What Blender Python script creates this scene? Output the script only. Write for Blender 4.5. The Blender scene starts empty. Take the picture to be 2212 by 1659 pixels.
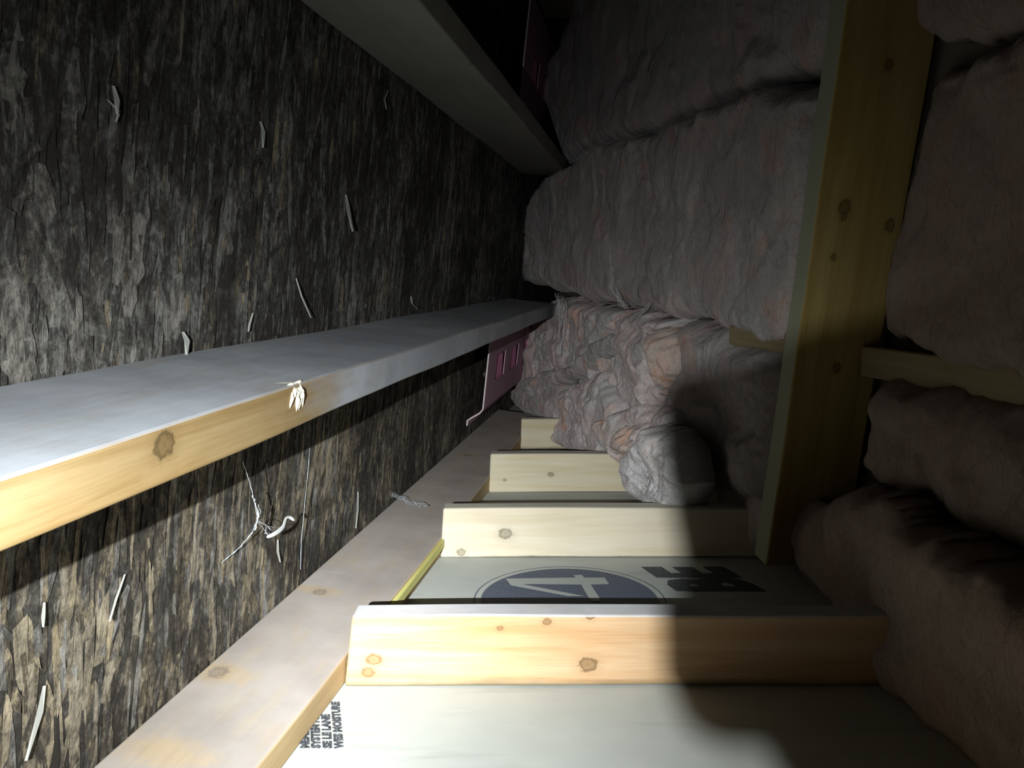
import bpy, bmesh, math, random
import numpy as np
from mathutils import Vector, Matrix

random.seed(7)
SC = bpy.context.scene
COL = SC.collection
H0 = 0.495                       # camera height above the sheathing
PITCH = 0.1277
YAW = 0.1598                     # rafters run this far right of straight ahead
BETA = -0.1097                   # lean of the roof deck
W = 0.4401                       # roof deck distance from the camera
F = 1853.0; CX = 1106.0; CY = 829.5

# ------------------------------------------------------------------ camera
cam = bpy.data.cameras.new('camera'); cam.sensor_width = 36; cam.lens = F / 2212 * 36
cam.clip_start = 0.001
camo = bpy.data.objects.new('camera', cam); COL.objects.link(camo)
camo.location = (0, 0, H0); camo.rotation_euler = (math.pi / 2 - PITCH, 0, 0)
SC.camera = camo
SC.view_settings.view_transform = 'Standard'; SC.view_settings.look = 'None'
SC.view_settings.gamma = 1; SC.view_settings.use_curve_mapping = False
SC.view_settings.exposure = 0.0

# ------------------------------------------------------------------ world: a faint even ambient level
wd = bpy.data.worlds.new('attic_air'); SC.world = wd; wd.use_nodes = True
wd.node_tree.nodes['Background'].inputs[0].default_value = (1.0, 0.86, 0.7, 1)
wd.node_tree.nodes['Background'].inputs[1].default_value = 0.001

# ------------------------------------------------------------------ frame of the place
D = np.array([math.sin(YAW), math.cos(YAW), 0.0])
R_ = np.array([math.cos(YAW), -math.sin(YAW), 0.0]); U_ = np.array([0, 0, 1.0])
cb, sb = math.cos(BETA), math.sin(BETA)
N = R_ * cb + U_ * sb            # out of the roof deck
UP = -R_ * sb + U_ * cb          # across the rafters
C0 = np.array([0, 0, H0])
def P(s, v, u): return C0 - N * W + D * s + N * v + UP * u
def ray(px, py):
    x = (px - CX) / F; z = -(py - CY) / F
    c, s = math.cos(PITCH), math.sin(PITCH)
    return np.array([x, c + z * s, -s + z * c])
def hit_deck(px, py, v=0.0):
    r = ray(px, py); q = r * ((-W + v) / r.dot(N)); return q + C0
def deck_su(px, py, v=0.0):
    q = hit_deck(px, py, v) - C0; return float(q.dot(D)), float(q.dot(UP))
def hit_z(px, py, z=0.0):
    r = ray(px, py); return C0 + r * ((z - H0) / r[2])
def hit_y(px, py, y):
    r = ray(px, py); return C0 + r * (y / r[1])
# insulation plane (the loose-batt side)
I0 = np.array([0.699, 0.0, 0.0]); DI = np.array([-0.2186, 0.9758, 0.0]); NI = np.array([-0.9758, -0.2186, 0.0])
def hit_i(px, py, o=0.0):
    r = ray(px, py); t = ((I0 - C0).dot(NI) + o) / r.dot(NI); return C0 + r * t
def ins_sz(px, py, o=0.0):
    q = hit_i(px, py, o); return float((q - I0).dot(DI)), float(q[2])
def PI_(s, z, o=0.0): return I0 + DI * s + NI * o + np.array([0, 0, z])

# ------------------------------------------------------------------ the hand torch that lights the attic
LP = np.array([-0.13, -0.10, H0 - 0.005])
tl = bpy.data.lights.new('torch_light', 'SPOT'); tl.energy = 330; tl.spot_size = math.radians(175); tl.spot_blend = 0.3
tl.shadow_soft_size = 0.0018; tl.color = (0.93, 0.98, 1.0)
tlo = bpy.data.objects.new('torch_light', tl); COL.objects.link(tlo)
aim = hit_z(800, 1350)
tlo.location = LP
tlo.rotation_euler = Vector(aim - LP).to_track_quat('-Z', 'Y').to_euler()
tl.use_nodes = True
nt = tl.node_tree; em = nt.nodes['Emission']
tc = nt.nodes.new('ShaderNodeTexCoord'); sx = nt.nodes.new('ShaderNodeSeparateXYZ')
nt.links.new(tc.outputs['Normal'], sx.inputs[0])
rp = nt.nodes.new('ShaderNodeValToRGB'); rp.color_ramp.interpolation = 'LINEAR'
ab = nt.nodes.new('ShaderNodeMath'); ab.operation = 'ABSOLUTE'
nt.links.new(sx.outputs['Z'], ab.inputs[0]); nt.links.new(ab.outputs[0], rp.inputs[0])
BEAM = [(0, .0006), (.68, .0018), (.731, .004), (.777, .010), (.809, .02), (.839, .038), (.883, .09), (.92, .18), (.956, .33), (.978, .47), (.990, .65), (1.0, 1.0)]
el = rp.color_ramp.elements
el[0].position = 0; el[0].color = (BEAM[0][1],) * 3 + (1,)
el[1].position = 1; el[1].color = (1, 1, 1, 1)
for p_, v_ in BEAM[1:-1]:
    e_ = el.new(p_); e_.color = (v_, v_, v_ * .99, 1)
nt.links.new(rp.outputs[0], em.inputs[0])

# ------------------------------------------------------------------ helpers
def tag(o, label=None, cat=None, group=None, kind=None):
    if label: o['label'] = label
    if cat: o['category'] = cat
    if group: o['group'] = group
    if kind: o['kind'] = kind
    return o
def link_mesh(name, verts, faces, mat, parent=None, origin=None, smooth=False, mats=None):
    me = bpy.data.meshes.new(name)
    v = np.asarray(verts, float)
    if parent is not None: origin = np.array(parent.location)
    if origin is None:
        origin = v.mean(axis=0); origin = np.array([origin[0], origin[1], v[:, 2].min()])
    me.from_pydata((v - origin).tolist(), [], [tuple(int(i) for i in f) for f in faces]); me.update()
    o = bpy.data.objects.new(name, me); COL.objects.link(o)
    if parent is not None: o.parent = parent
    else: o.location = origin
    if mat: me.materials.append(mat)
    if smooth: me.polygons.foreach_set('use_smooth', [True] * len(me.polygons))
    return o
def mod(o, kind, **kw):
    m = o.modifiers.new(kind.lower(), kind)
    for k, v in kw.items(): setattr(m, k, v)
    return m
def noise_lattice(seed, n=256):
    return np.random.RandomState(seed).rand(n, n)
_L = {}
def vn(x, y, seed=0):
    if seed not in _L: _L[seed] = noise_lattice(seed)
    g = _L[seed]; xi = np.floor(x).astype(int); yi = np.floor(y).astype(int)
    fx = x - xi; fy = y - yi; fx = fx * fx * fx * (fx * (fx * 6 - 15) + 10); fy = fy * fy * fy * (fy * (fy * 6 - 15) + 10)
    a = g[xi % 256, yi % 256]; b = g[(xi + 1) % 256, yi % 256]; c = g[xi % 256, (yi + 1) % 256]; d = g[(xi + 1) % 256, (yi + 1) % 256]
    return (a * (1 - fx) + b * fx) * (1 - fy) + (c * (1 - fx) + d * fx) * fy
def fbm(x, y, seed=0, oct=5, gain=.5):
    t = 0; a = 1; s = 0
    for i in range(oct):
        t = t + a * (vn(x * 2 ** i + 17 * i, y * 2 ** i + 31 * i, seed + i) - .5); s += a; a *= gain
    return t / s * 2
def ridged(x, y, seed=0, oct=4, gain=.5):
    t = 0; a = 1; s = 0
    for i in range(oct):
        t = t + a * (1 - abs(2 * vn(x * 2 ** i + 9 * i, y * 2 ** i + 5 * i, seed + i) - 1)); s += a; a *= gain
    return t / s

def tube(path, r, n=5):
    V = []; Fc = []; path = [np.array(p_, float) for p_ in path]
    for i, p_ in enumerate(path):
        a = path[max(0, i - 1)]; b2 = path[min(len(path) - 1, i + 1)]; tdir = (b2 - a) / (np.linalg.norm(b2 - a) + 1e-9)
        x = np.cross(tdir, [0.3, 1, .2]); x /= np.linalg.norm(x); y = np.cross(tdir, x); rr = r[i] if hasattr(r, '__len__') else r
        for k in range(n):
            an = 2 * math.pi * k / n; V.append(p_ + rr * (math.cos(an) * x + math.sin(an) * y))
    for i in range(len(path) - 1):
        for k in range(n): Fc.append((i * n + k, i * n + (k + 1) % n, (i + 1) * n + (k + 1) % n, (i + 1) * n + k))
    Fc.append(tuple(range(n))[::-1]); Fc.append(tuple((len(path) - 1) * n + k for k in range(n)))
    return V, Fc
def merge(parts):
    V = []; Fc = []
    for v, f in parts:
        b0 = len(V); V += list(v); Fc += [tuple(i + b0 for i in q) for q in f]
    return V, Fc

# ------------------------------------------------------------------ materials
class NT:
    def __init__(self, name, rough=.8):
        self.m = bpy.data.materials.new(name); self.m.use_nodes = True
        self.t = self.m.node_tree; self.b = self.t.nodes['Principled BSDF']
        self.b.inputs['Roughness'].default_value = rough
        self.b.inputs['Specular IOR Level'].default_value = .2
    def n(self, kind, **kw):
        x = self.t.nodes.new(kind)
        for k, v in kw.items(): setattr(x, k, v)
        return x
    def l(self, a, b): self.t.links.new(a, b)
    def obj(self): return self.n('ShaderNodeTexCoord').outputs['Object']
    def mapping(self, src, scale=(1, 1, 1), rot=(0, 0, 0), loc=(0, 0, 0)):
        m = self.n('ShaderNodeMapping'); m.inputs['Scale'].default_value = scale
        m.inputs['Rotation'].default_value = rot; m.inputs['Location'].default_value = loc
        self.l(src, m.inputs[0]); return m.outputs[0]
    def noise(self, src, scale, detail=6, rough=.6, dist=0.0):
        x = self.n('ShaderNodeTexNoise'); x.inputs['Scale'].default_value = scale
        x.inputs['Detail'].default_value = detail; x.inputs['Roughness'].default_value = rough
        x.inputs['Distortion'].default_value = dist; self.l(src, x.inputs['Vector']); return x.outputs[0]
    def ramp(self, src, stops, interp='LINEAR'):
        r = self.n('ShaderNodeValToRGB'); r.color_ramp.interpolation = interp; e = r.color_ramp.elements
        def c(v): return (v, v, v, 1) if not hasattr(v, '__len__') else tuple(v) + (1,)
        e[0].position, e[0].color = stops[0][0], c(stops[0][1]); e[1].position, e[1].color = stops[-1][0], c(stops[-1][1])
        for p_, v_ in stops[1:-1]:
            q = e.new(p_); q.color = c(v_)
        self.l(src, r.inputs[0]); return r.outputs[0]
    def math(self, op, a, b=None, clamp=False):
        x = self.n('ShaderNodeMath', operation=op); x.use_clamp = clamp
        for i, v in enumerate((a, b)):
            if v is None: continue
            if isinstance(v, (int, float)): x.inputs[i].default_value = v
            else: self.l(v, x.inputs[i])
        return x.outputs[0]
    def mix(self, fac, a, b, mode='MIX'):
        x = self.n('ShaderNodeMix', data_type='RGBA', blend_type=mode)
        for i, v in ((0, fac), (6, a), (7, b)):
            if isinstance(v, (int, float)): x.inputs[i].default_value = v if i == 0 else (v, v, v, 1)
            elif isinstance(v, tuple): x.inputs[i].default_value = v + (1,) if len(v) == 3 else v
            else: self.l(v, x.inputs[i])
        return x.outputs[2]
    def bump(self, h, strength=.3, dist=.002):
        x = self.n('ShaderNodeBump'); x.inputs['Strength'].default_value = strength; x.inputs['Distance'].default_value = dist
        self.l(h, x.inputs['Height']); self.l(x.outputs[0], self.b.inputs['Normal']); return x
    def color(self, c):
        if isinstance(c, tuple): self.b.inputs['Base Color'].default_value = c + (1,)
        else: self.l(c, self.b.inputs['Base Color'])

def wood(name, light, dark, knots=(), edge=None, **kw_):
    return wood_(name, light, dark, knots, edge, **kw_)
def wood_(name, light, dark, knots=(), edge=None, bare=(), dust=None, dust_top=0.0, dust_side=0.0, side_from=None, stain=None, grain=1.0, seed=0.0):
    """light/dark: early and late wood; local x runs along the board; knots: (x,y,z,radius) in local metres."""
    m = NT(name, .75); o = m.obj()
    o2 = m.mapping(o, (1, 1, 1), loc=(seed, seed * 2.3, seed * .7))
    # pull the grain around each knot
    g1 = m.noise(m.mapping(o2, (3, 60 * grain, 60 * grain)), 1.0, 5, .55, .6)
    g2 = m.noise(m.mapping(o2, (14, 420, 420)), 1.0, 3, .6)
    g3 = m.noise(m.mapping(o2, (2.2, 9, 9)), 1.0, 4, .6)
    f = m.math('ADD', m.math('MULTIPLY', g1, .75), m.math('MULTIPLY', g2, .3))
    col = m.mix(m.ramp(f, [(.38, 0), (.66, 1)]), dark, light)
    col = m.mix(m.ramp(g3, [(.35, .35), (.65, 0)]), col, tuple(c * .72 for c in dark))
    h = f
    for (kx, ky, kz, kr) in knots:
        v = m.n('ShaderNodeVectorMath', operation='SUBTRACT'); m.l(o, v.inputs[0]); v.inputs[1].default_value = (kx, ky, kz)
        w2 = m.n('ShaderNodeVectorMath', operation='MULTIPLY'); m.l(v.outputs[0], w2.inputs[0]); w2.inputs[1].default_value = (.8 / kr, 1 / kr, 1 / kr)
        ln = m.n('ShaderNodeVectorMath', operation='LENGTH'); m.l(w2.outputs[0], ln.inputs[0])
        wob = m.math('ADD', ln.outputs['Value'], m.math('MULTIPLY', m.math('SUBTRACT', m.noise(o, 140, 4, .7), .5), 1.3))
        halo = m.ramp(m.math('MULTIPLY', wob, .25), [(.22, .75), (.30, .25), (.6, 0)])
        col = m.mix(halo, col, tuple(c * .62 for c in dark))
        core = m.ramp(m.math('MULTIPLY', wob, .25), [(.0, .5), (.10, .2), (.17, .35), (.22, .8), (.25, .5), (.3, 0)])
        col = m.mix(core, col, tuple(c * .28 for c in dark))
    if dust:
        nz = m.n('ShaderNodeSeparateXYZ'); m.l(m.n('ShaderNodeNewGeometry').outputs['Normal'], nz.inputs[0])
        top = m.math('MULTIPLY', m.ramp(nz.outputs['Z'], [(.45, 0), (.8, 1)]), dust_top)
        side = dust_side
        if side_from is not None:
            sxx = m.n('ShaderNodeSeparateXYZ'); m.l(o, sxx.inputs[0])
            q = m.math('ADD', sxx.outputs['X'], m.math('MULTIPLY', m.math('SUBTRACT', m.noise(m.mapping(o, (5, 22, 22)), 1.0, 4), .5), .35))
            mr = m.n('ShaderNodeMapRange'); mr.inputs['From Min'].default_value = side_from[0]; mr.inputs['From Max'].default_value = side_from[1]
            m.l(q, mr.inputs['Value']); side = m.math('MULTIPLY', mr.outputs[0], dust_side)
            isside = m.ramp(nz.outputs['Z'], [(.45, 1), (.8, 0)])
            side = m.math('MULTIPLY', side, isside)
        fac = m.math('MAXIMUM', top, side)
        dn = m.noise(m.mapping(o2, (9, 30, 30)), 1.0, 6, .65)
        fac = m.math('MULTIPLY', fac, m.ramp(dn, [(.3, .72), (.5, 1.0)]))
        for (kx, ky, kz, kr) in bare:
            v = m.n('ShaderNodeVectorMath', operation='SUBTRACT'); m.l(o, v.inputs[0]); v.inputs[1].default_value = (kx, ky, kz)
            w2 = m.n('ShaderNodeVectorMath', operation='MULTIPLY'); m.l(v.outputs[0], w2.inputs[0]); w2.inputs[1].default_value = (1 / kr, .5 / kr, .5 / kr)
            ln = m.n('ShaderNodeVectorMath', operation='LENGTH'); m.l(w2.outputs[0], ln.inputs[0])
            wob = m.math('ADD', ln.outputs['Value'], m.math('MULTIPLY', m.math('SUBTRACT', m.noise(o, 60, 4), .5), 1.2))
            fac = m.math('MULTIPLY', fac, m.ramp(m.math('MULTIPLY', wob, .5), [(.2, .45), (.5, 1)]))
        dcol = m.mix(m.ramp(m.noise(o2, 9, 5, .6), [(.3, 0), (.7, 1)]), tuple(c * .8 for c in dust), tuple(min(1, c * 1.12) for c in dust))
        scr = m.ramp(m.noise(m.mapping(o2, (30, 4, 4), rot=(0, 0, .9)), 1.0, 6, .7, 1.0), [(.66, 0), (.72, .5)])
        dcol = m.mix(scr, dcol, tuple(min(1, c * 1.5) for c in dust))
        col = m.mix(fac, col, dcol)
    if edge:
        nz = m.n('ShaderNodeSeparateXYZ'); m.l(m.n('ShaderNodeNewGeometry').outputs['Normal'], nz.inputs[0])
        col = m.mix(m.ramp(m.math('MULTIPLY', nz.outputs['X'], -1), [(.7, 0), (.9, .85)]), col, edge)
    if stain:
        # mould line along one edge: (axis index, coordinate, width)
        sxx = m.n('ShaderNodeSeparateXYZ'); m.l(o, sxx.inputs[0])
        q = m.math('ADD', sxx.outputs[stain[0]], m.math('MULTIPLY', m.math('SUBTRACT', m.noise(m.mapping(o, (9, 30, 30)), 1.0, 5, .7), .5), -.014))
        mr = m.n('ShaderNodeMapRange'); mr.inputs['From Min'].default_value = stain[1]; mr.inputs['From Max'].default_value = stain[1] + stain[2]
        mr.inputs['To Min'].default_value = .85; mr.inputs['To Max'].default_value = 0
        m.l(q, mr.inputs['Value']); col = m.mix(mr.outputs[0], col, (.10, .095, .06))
    m.color(col); m.bump(h, .25, .0015)
    return m.m

def board(name, M, L, Wd, T, mat, label=None, cat=None, group=None, bevel=.003, wav=.0008, parent=None, cut=None, kind=None):
    """A sawn board: length L along local x from 0, width Wd along y from 0, thickness T along z from 0."""
    nx = max(4, int(L / .04)); bm = bmesh.new(); rs = random.Random(sum(map(ord, name)) + int(L * 1000))
    ph = [rs.random() * 6 for _ in range(4)]
    ring = [(0, 0), (Wd * .5, 0), (Wd, 0), (Wd, T), (Wd * .5, T), (0, T)]
    rows = []
    for i in range(nx + 1):
        x = L * i / nx; r = []
        for k, (y, z) in enumerate(ring):
            dy = wav * math.sin(x * 7 + ph[0] + k) + wav * .6 * math.sin(x * 23 + ph[1]); dz = wav * math.sin(x * 9 + ph[2] + k * .3)
            r.append(bm.verts.new((x, y + dy, z + dz)))
        rows.append(r)
    for i in range(nx):
        for k in range(6):
            a, b = rows[i], rows[i + 1]; k2 = (k + 1) % 6
            bm.faces.new((a[k], b[k], b[k2], a[k2]))
    bm.faces.new(rows[0]); bm.faces.new(rows[-1][::-1])
    bmesh.ops.recalc_face_normals(bm, faces=bm.faces)
    if cut: cut(bm)
    me = bpy.data.meshes.new(name); bm.to_mesh(me); bm.free(); me.materials.append(mat)
    o = bpy.data.objects.new(name, me); COL.objects.link(o)
    o.matrix_world = M
    mod(o, 'BEVEL', width=bevel, segments=3, limit_method='ANGLE', angle_limit=.7)
    if label: tag(o, label, cat, group, kind)
    return o
def mtx(org, x, y, z):
    m = Matrix.Identity(4)
    for i, a in enumerate((x, y, z, org)):
        for j in range(3): m[j][i] = float(a[j])
    return m
def loc(M, p): return tuple(M.inverted() @ Vector([float(c) for c in p]))

# ------------------------------------------------------------------ roof deck on the left (strand board, blackened by mould)
S0, S1, U0, U1 = -0.35, 3.3, -0.53, 1.9
def osb_material():
    m = NT('mouldy_strand_board', .85)
    at = m.n('ShaderNodeAttribute'); at.attribute_name = 'flake'
    uv = m.n('ShaderNodeUVMap'); uv.uv_map = 'grain'
    sep = m.n('ShaderNodeSeparateColor'); m.l(at.outputs['Color'], sep.inputs[0])
    fib = m.noise(m.mapping(uv.outputs[0], (700, 22, 1)), 1.0, 4, .7)
    fib2 = m.noise(m.mapping(uv.outputs[0], (200, 20, 1)), 1.0, 5, .7, .8)
    o = m.obj()
    tan = m.mix(sep.outputs[1], (.27, .26, .24), (.36, .29, .18))
    tan = m.mix(m.ramp(fib, [(.35, .35), (.6, 0)]), tan, (.09, .075, .06))
    mould_big = m.noise(o, 5.5, 4, .6)
    mould_mid = m.noise(m.mapping(o, (1, 1, .55)), 46, 8, .74, .7)
    mould_fine = m.noise(m.mapping(o, (1, 1, .55)), 190, 6, .8, .3)
    k = m.math('ADD', m.math('MULTIPLY', mould_big, 1.3), m.math('MULTIPLY', mould_mid, 1.35))
    k = m.math('ADD', k, m.math('MULTIPLY', mould_fine, .85))
    k = m.math('ADD', k, m.math('MULTIPLY', m.noise(m.mapping(o, (1, 1, .8)), 120, 8, .85, .8), 1.2))
    k = m.math('ADD', k, m.math('MULTIPLY', fib2, .3))
    k = m.math('ADD', k, m.math('MULTIPLY', sep.outputs[0], .36))
    k = m.math('ADD', k, m.math('MULTIPLY', sep.outputs[2], .42))
    fac = m.ramp(m.math('MULTIPLY', k, .25), [(.59, 0), (.65, .13), (.70, .45), (.78, 1)])
    col = m.mix(fac, (.022, .019, .016), tan)
    m.color(col)
    hb = m.math('ADD', fib2, m.math('MULTIPLY', mould_fine, .8))
    m.bump(hb, .55, .002)
    return m.m
OSB = osb_material()
def build_deck():
    V = []; Fc = []; C = []; UVs = []
    def quad_plate():
        for a, b in ((S0, U0), (S1, U0), (S1, U1), (S0, U1)):
            V.append(P(a, 0, b))
        for a, b in ((S0, U0), (S1, U0), (S1, U1), (S0, U1)):
            V.append(P(a, -.012, b))
        for f in ((3, 2, 1, 0), (4, 5, 6, 7), (0, 1, 5, 4), (1, 2, 6, 5), (2, 3, 7, 6), (3, 0, 4, 7)):
            Fc.append(f); C.append((.2, .2, 0)); UVs.append([(0, 0)] * 4)
    quad_plate()
    rs = random.Random(3)
    for i in range(21000):
        s = rs.uniform(.1, S1); u = rs.uniform(U0, 1.5)
        if s > 1.2 and u > .55 + .25 * s: continue
        Ln = rs.choice((.03, .05, .08, .11)) * rs.uniform(.7, 1.3); wd = rs.uniform(.0035, .017) * (1 if Ln > .05 else .7)
        an = rs.gauss(0, .16) + (rs.uniform(-.7, .7) if rs.random() < .1 else 0)
        lift = rs.uniform(.0001, .0009); tilt = rs.gauss(0, .0007)
        ca, sa = math.cos(an), math.sin(an)
        n = 5; left = []; right = []
        e0 = rs.uniform(-.012, .012); e1 = rs.uniform(-.012, .012)
        for j in range(n):
            t = -Ln / 2 + Ln * j / (n - 1)
            wj = wd / 2 * (1 if 0 < j < n - 1 else rs.uniform(.1, .9)) * rs.uniform(.75, 1.1)
            sk = e0 if j == 0 else (e1 if j == n - 1 else 0)
            left.append((-wj, t + sk * .5)); right.append((wj, t - sk * .5))
        pts = left + right[::-1]; b0 = len(V); uo = rs.random() * 50; vo = rs.random() * 50; uvl = []
        for (a, t) in pts:
            ss = s + a * ca - t * sa * .6; uu = u + a * sa + t * ca
            uu = max(U0, min(U1, uu)); ss = min(S1, ss)
            V.append(P(ss, lift + tilt * (t / Ln) * 2 + .0003, uu)); uvl.append((a + uo, t + vo))
        Fc.append(tuple(range(b0, b0 + len(pts)))); UVs.append(uvl)
        low = 1 if (u < -.2 and rs.random() < .75) or rs.random() < .12 else 0
        br = rs.random() ** 2.2
        if s < .75 and u < -.33: br = min(1, br + .25)
        C.append((br, low * rs.uniform(.5, 1), (.5 if u < -.25 else 0) * max(0, 1.2 - s * .8)))
    # broad pale flakes where the surface layer is least mouldy
    for (px, py, Ln, wd, an, br) in [(268, 420, .15, .028, .12, 1), (290, 520, .13, .040, .10, 1), (240, 360, .10, .022, .0, .9), (25, 260, .10, .04, -.1, .85), (45, 330, .08, .035, .1, .8), (150, 230, .09, .022, .1, .7),
                                     (110, 500, .10, .03, -.3, .8), (90, 560, .09, .03, -.4, .7), (500, 470, .08, .03, .1, .8), (590, 520, .08, .022, .1, .7), (420, 280, .06, .014, .1, .7), (35, 720, .10, .05, -.2, .9),
                                     (160, 690, .07, .025, -.2, .7), (800, 200, .10, .03, .2, .6), (740, 430, .08, .022, .0, .9), (340, 60, .10, .03, .3, .6), (380, 660, .06, .03, 0, .6), (560, 280, .08, .015, 0, .9)]:
        s, u = deck_su(px, py); an = -an; ca, sa = math.cos(an), math.sin(an); b0 = len(V); uvl = []
        nn = 11; lf = []; rt = []
        for j in range(nn):
            t = -Ln / 2 + Ln * j / (nn - 1); wj = wd / 2 * math.sin(math.pi * (.12 + .76 * j / (nn - 1))) * rs.uniform(.6, 1.1)
            lf.append((-wj, t + rs.uniform(-.004, .004))); rt.append((wj * rs.uniform(.7, 1.1), t + rs.uniform(-.004, .004)))
        for (a, t) in lf + rt[::-1]:
            V.append(P(s + a * ca - t * sa, .0013, u + a * sa + t * ca)); uvl.append((a + 3.3, t + 1.7))
        Fc.append(tuple(range(b0, b0 + 2 * nn))); UVs.append(uvl); C.append((.25 + br * .42, .15, .12))
    me = bpy.data.meshes.new('wall_left')
    va = np.array(V); org = np.array(P(1, 0, -.4)); me.from_pydata((va - org).tolist(), [], Fc); me.update()
    ca = me.color_attributes.new('flake', 'FLOAT_COLOR', 'CORNER'); uvm = me.uv_layers.new(name='grain')
    cc = []; uu = []
    for p_, c, q in zip(me.polygons, C, UVs):
        for k in range(p_.loop_total): cc += [c[0], c[1], c[2], 1]; uu += [q[k][0], q[k][1]]
    ca.data.foreach_set('color', cc); uvm.data.foreach_set('uv', uu)
    me.materials.append(OSB)
    o = bpy.data.objects.new('wall_left', me); COL.objects.link(o); o.location = org
    # flakes must face the room
    bm = bmesh.new(); bm.from_mesh(me)
    for f in bm.faces:
        if f.normal.dot(Vector(N)) < 0 and len(f.verts) > 4: f.normal_flip()
    bm.to_mesh(me); bm.free()
    tag(o, 'mould-blackened strand board roof deck sloping along the left side', kind='structure')
    return o
deck = build_deck()
# pale slivers that have sprung loose from the deck
CHIP = NT('pale_wood_sliver', .7); CHIP.color((.22, .22, .20)); CHIP = CHIP.m
def sliver(pts, v0, v1, wd):
    """pts: px positions down the sliver; lifted v0..v1 from the deck; width in metres"""
    V = []; n = len(pts)
    for i, (px, py) in enumerate(pts):
        s, u = deck_su(px, py); t = i / (n - 1); w = wd * math.sin(math.pi * (t * .85 + .08)) * .22
        v = v0 + (v1 - v0) * t + .0015
        V += [P(s - w, v, u), P(s + w, v + .0015, u)]
    Fc = [(2 * i, 2 * i + 1, 2 * i + 3, 2 * i + 2) for i in range(n - 1)]
    o = link_mesh('wood_sliver', V, Fc, CHIP, parent=deck); mod(o, 'SOLIDIFY', thickness=.0006); o['label'] = 'pale loose sliver'
for pts, a, b, w_ in [([(236, 185), (238, 215), (232, 245)], .001, .006, .011), ([(556, 262), (560, 285), (556, 318)], .001, .004, .012),
                      ([(742, 420), (740, 455), (741, 498)], .001, .012, .022), ([(634, 600), (640, 640), (654, 684)], .001, .009, .005),
                      ([(388, 716), (392, 735), (385, 765)], .001, .006, .016), ([(540, 676), (530, 700), (525, 715)], .001, .004, .006),
                      ([(228, 215), (250, 240), (240, 262)], .0, .002, .004), ([(835, 195), (825, 215), (828, 235)], 0, .003, .005),
                      ([(885, 640), (884, 655), (896, 668)], 0, .006, .012), ([(265, 1240), (240, 1290), (218, 1340)], 0, .006, .004),
                      ([(770, 1062), (768, 1100), (762, 1140)], 0, .003, .010), ([(596, 1165), (594, 1190), (597, 1213)], 0, .003, .008),
                      ([(90, 1480), (75, 1540), (40, 1640)], 0, .004, .013), ([(90, 1300), (84, 1330), (80, 1352)], 0, .003, .006)]:
    sliver(pts, a, b, w_)

# ------------------------------------------------------------------ floor: printed gable sheathing
def floor_material():
    m = NT('printed_sheathing_paper', .8); o = m.obj()
    a = m.noise(o, 5, 5, .6); b = m.noise(m.mapping(o, (4, 26, 4), rot=(0, 0, .25)), 1.0, 5, .6, .4); c = m.noise(o, 70, 5, .7)
    col = m.mix(m.ramp(a, [(.35, 0), (.65, 1)]), (.36, .375, .35), (.42, .43, .395))
    col = m.mix(m.ramp(b, [(.56, 0), (.68, .28)]), col, (.20, .215, .195))
    col = m.mix(m.ramp(c, [(.66, 0), (.74, .45)]), col, (.15, .165, .15))
    m.color(col); m.bump(m.noise(o, 600, 3, .6), .12, .0006); return m.m
FLOOR = floor_material()
fl = link_mesh('floor', [(-.72, -.4, 0), (1.1, -.4, 0), (1.1, 3.3, 0), (-.72, 3.3, 0), (-.72, -.4, -.012), (1.1, -.4, -.012), (1.1, 3.3, -.012), (-.72, 3.3, -.012)],
               [(0, 1, 2, 3), (7, 6, 5, 4), (0, 4, 5, 1), (1, 5, 6, 2), (2, 6, 7, 3), (3, 7, 4, 0)], FLOOR, origin=np.array([0, 1, 0]))
tag(fl, 'pale printed sheathing panel under the row of studs', kind='structure')
def ink(name, c):
    m = NT(name, .7); o = m.obj(); m.color(m.mix(m.ramp(m.noise(o, 420, 4, .7), [(.42, 0), (.7, .55)]), c, (.20, .21, .22))); return m.m
INK = ink('blue_black_ink', (.062, .076, .115)); INKD = ink('dark_ink', (.03, .035, .045))
PAPER = NT('unprinted_paper', .8); PAPER.color((.34, .355, .335)); PAPER = PAPER.m
# disc: a circle printed on the sheathing, half under the first stud
cl, cr, ct = hit_z(1040, 1288), hit_z(1418, 1288), hit_z(1208, 1229)
hw = (cr[0] - cl[0]) / 2; xm = (cr[0] + cl[0]) / 2; yt = ct[1]; yl = cl[1]
rad = (hw * hw + (yt - yl) ** 2) / (2 * (yt - yl)); yc = yt - rad
rad = min(rad, .5)
def flat(name, pts, mat, z, parent=fl, label=None):
    V = [(p_[0], p_[1], z) for p_ in pts]; o = link_mesh(name, V, [tuple(range(len(V)))], mat, parent=parent)
    if label: o['label'] = label
    return o
def arc_disc(r0, r1):
    V = []; n = 72; Fc = []
    for i in range(n + 1):
        a = 2 * math.pi * i / n
        for r in (r0, r1): V.append((xm + r * math.cos(a), yc + r * math.sin(a), .0006))
    for i in range(n): Fc.append((2 * i, 2 * i + 1, 2 * i + 3, 2 * i + 2))
    return V, Fc
flat('printed_disc', [(xm + rad * math.cos(2 * math.pi * i / 72), yc + rad * math.sin(2 * math.pi * i / 72)) for i in range(72)], INK, .0005, label='dark blue printed disc')
V, Fc = arc_disc(rad + .009, rad + .011); link_mesh('printed_ring', V, Fc, INK, parent=fl)
def zz(pts): return [hit_z(*p_) for p_ in pts]
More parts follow.
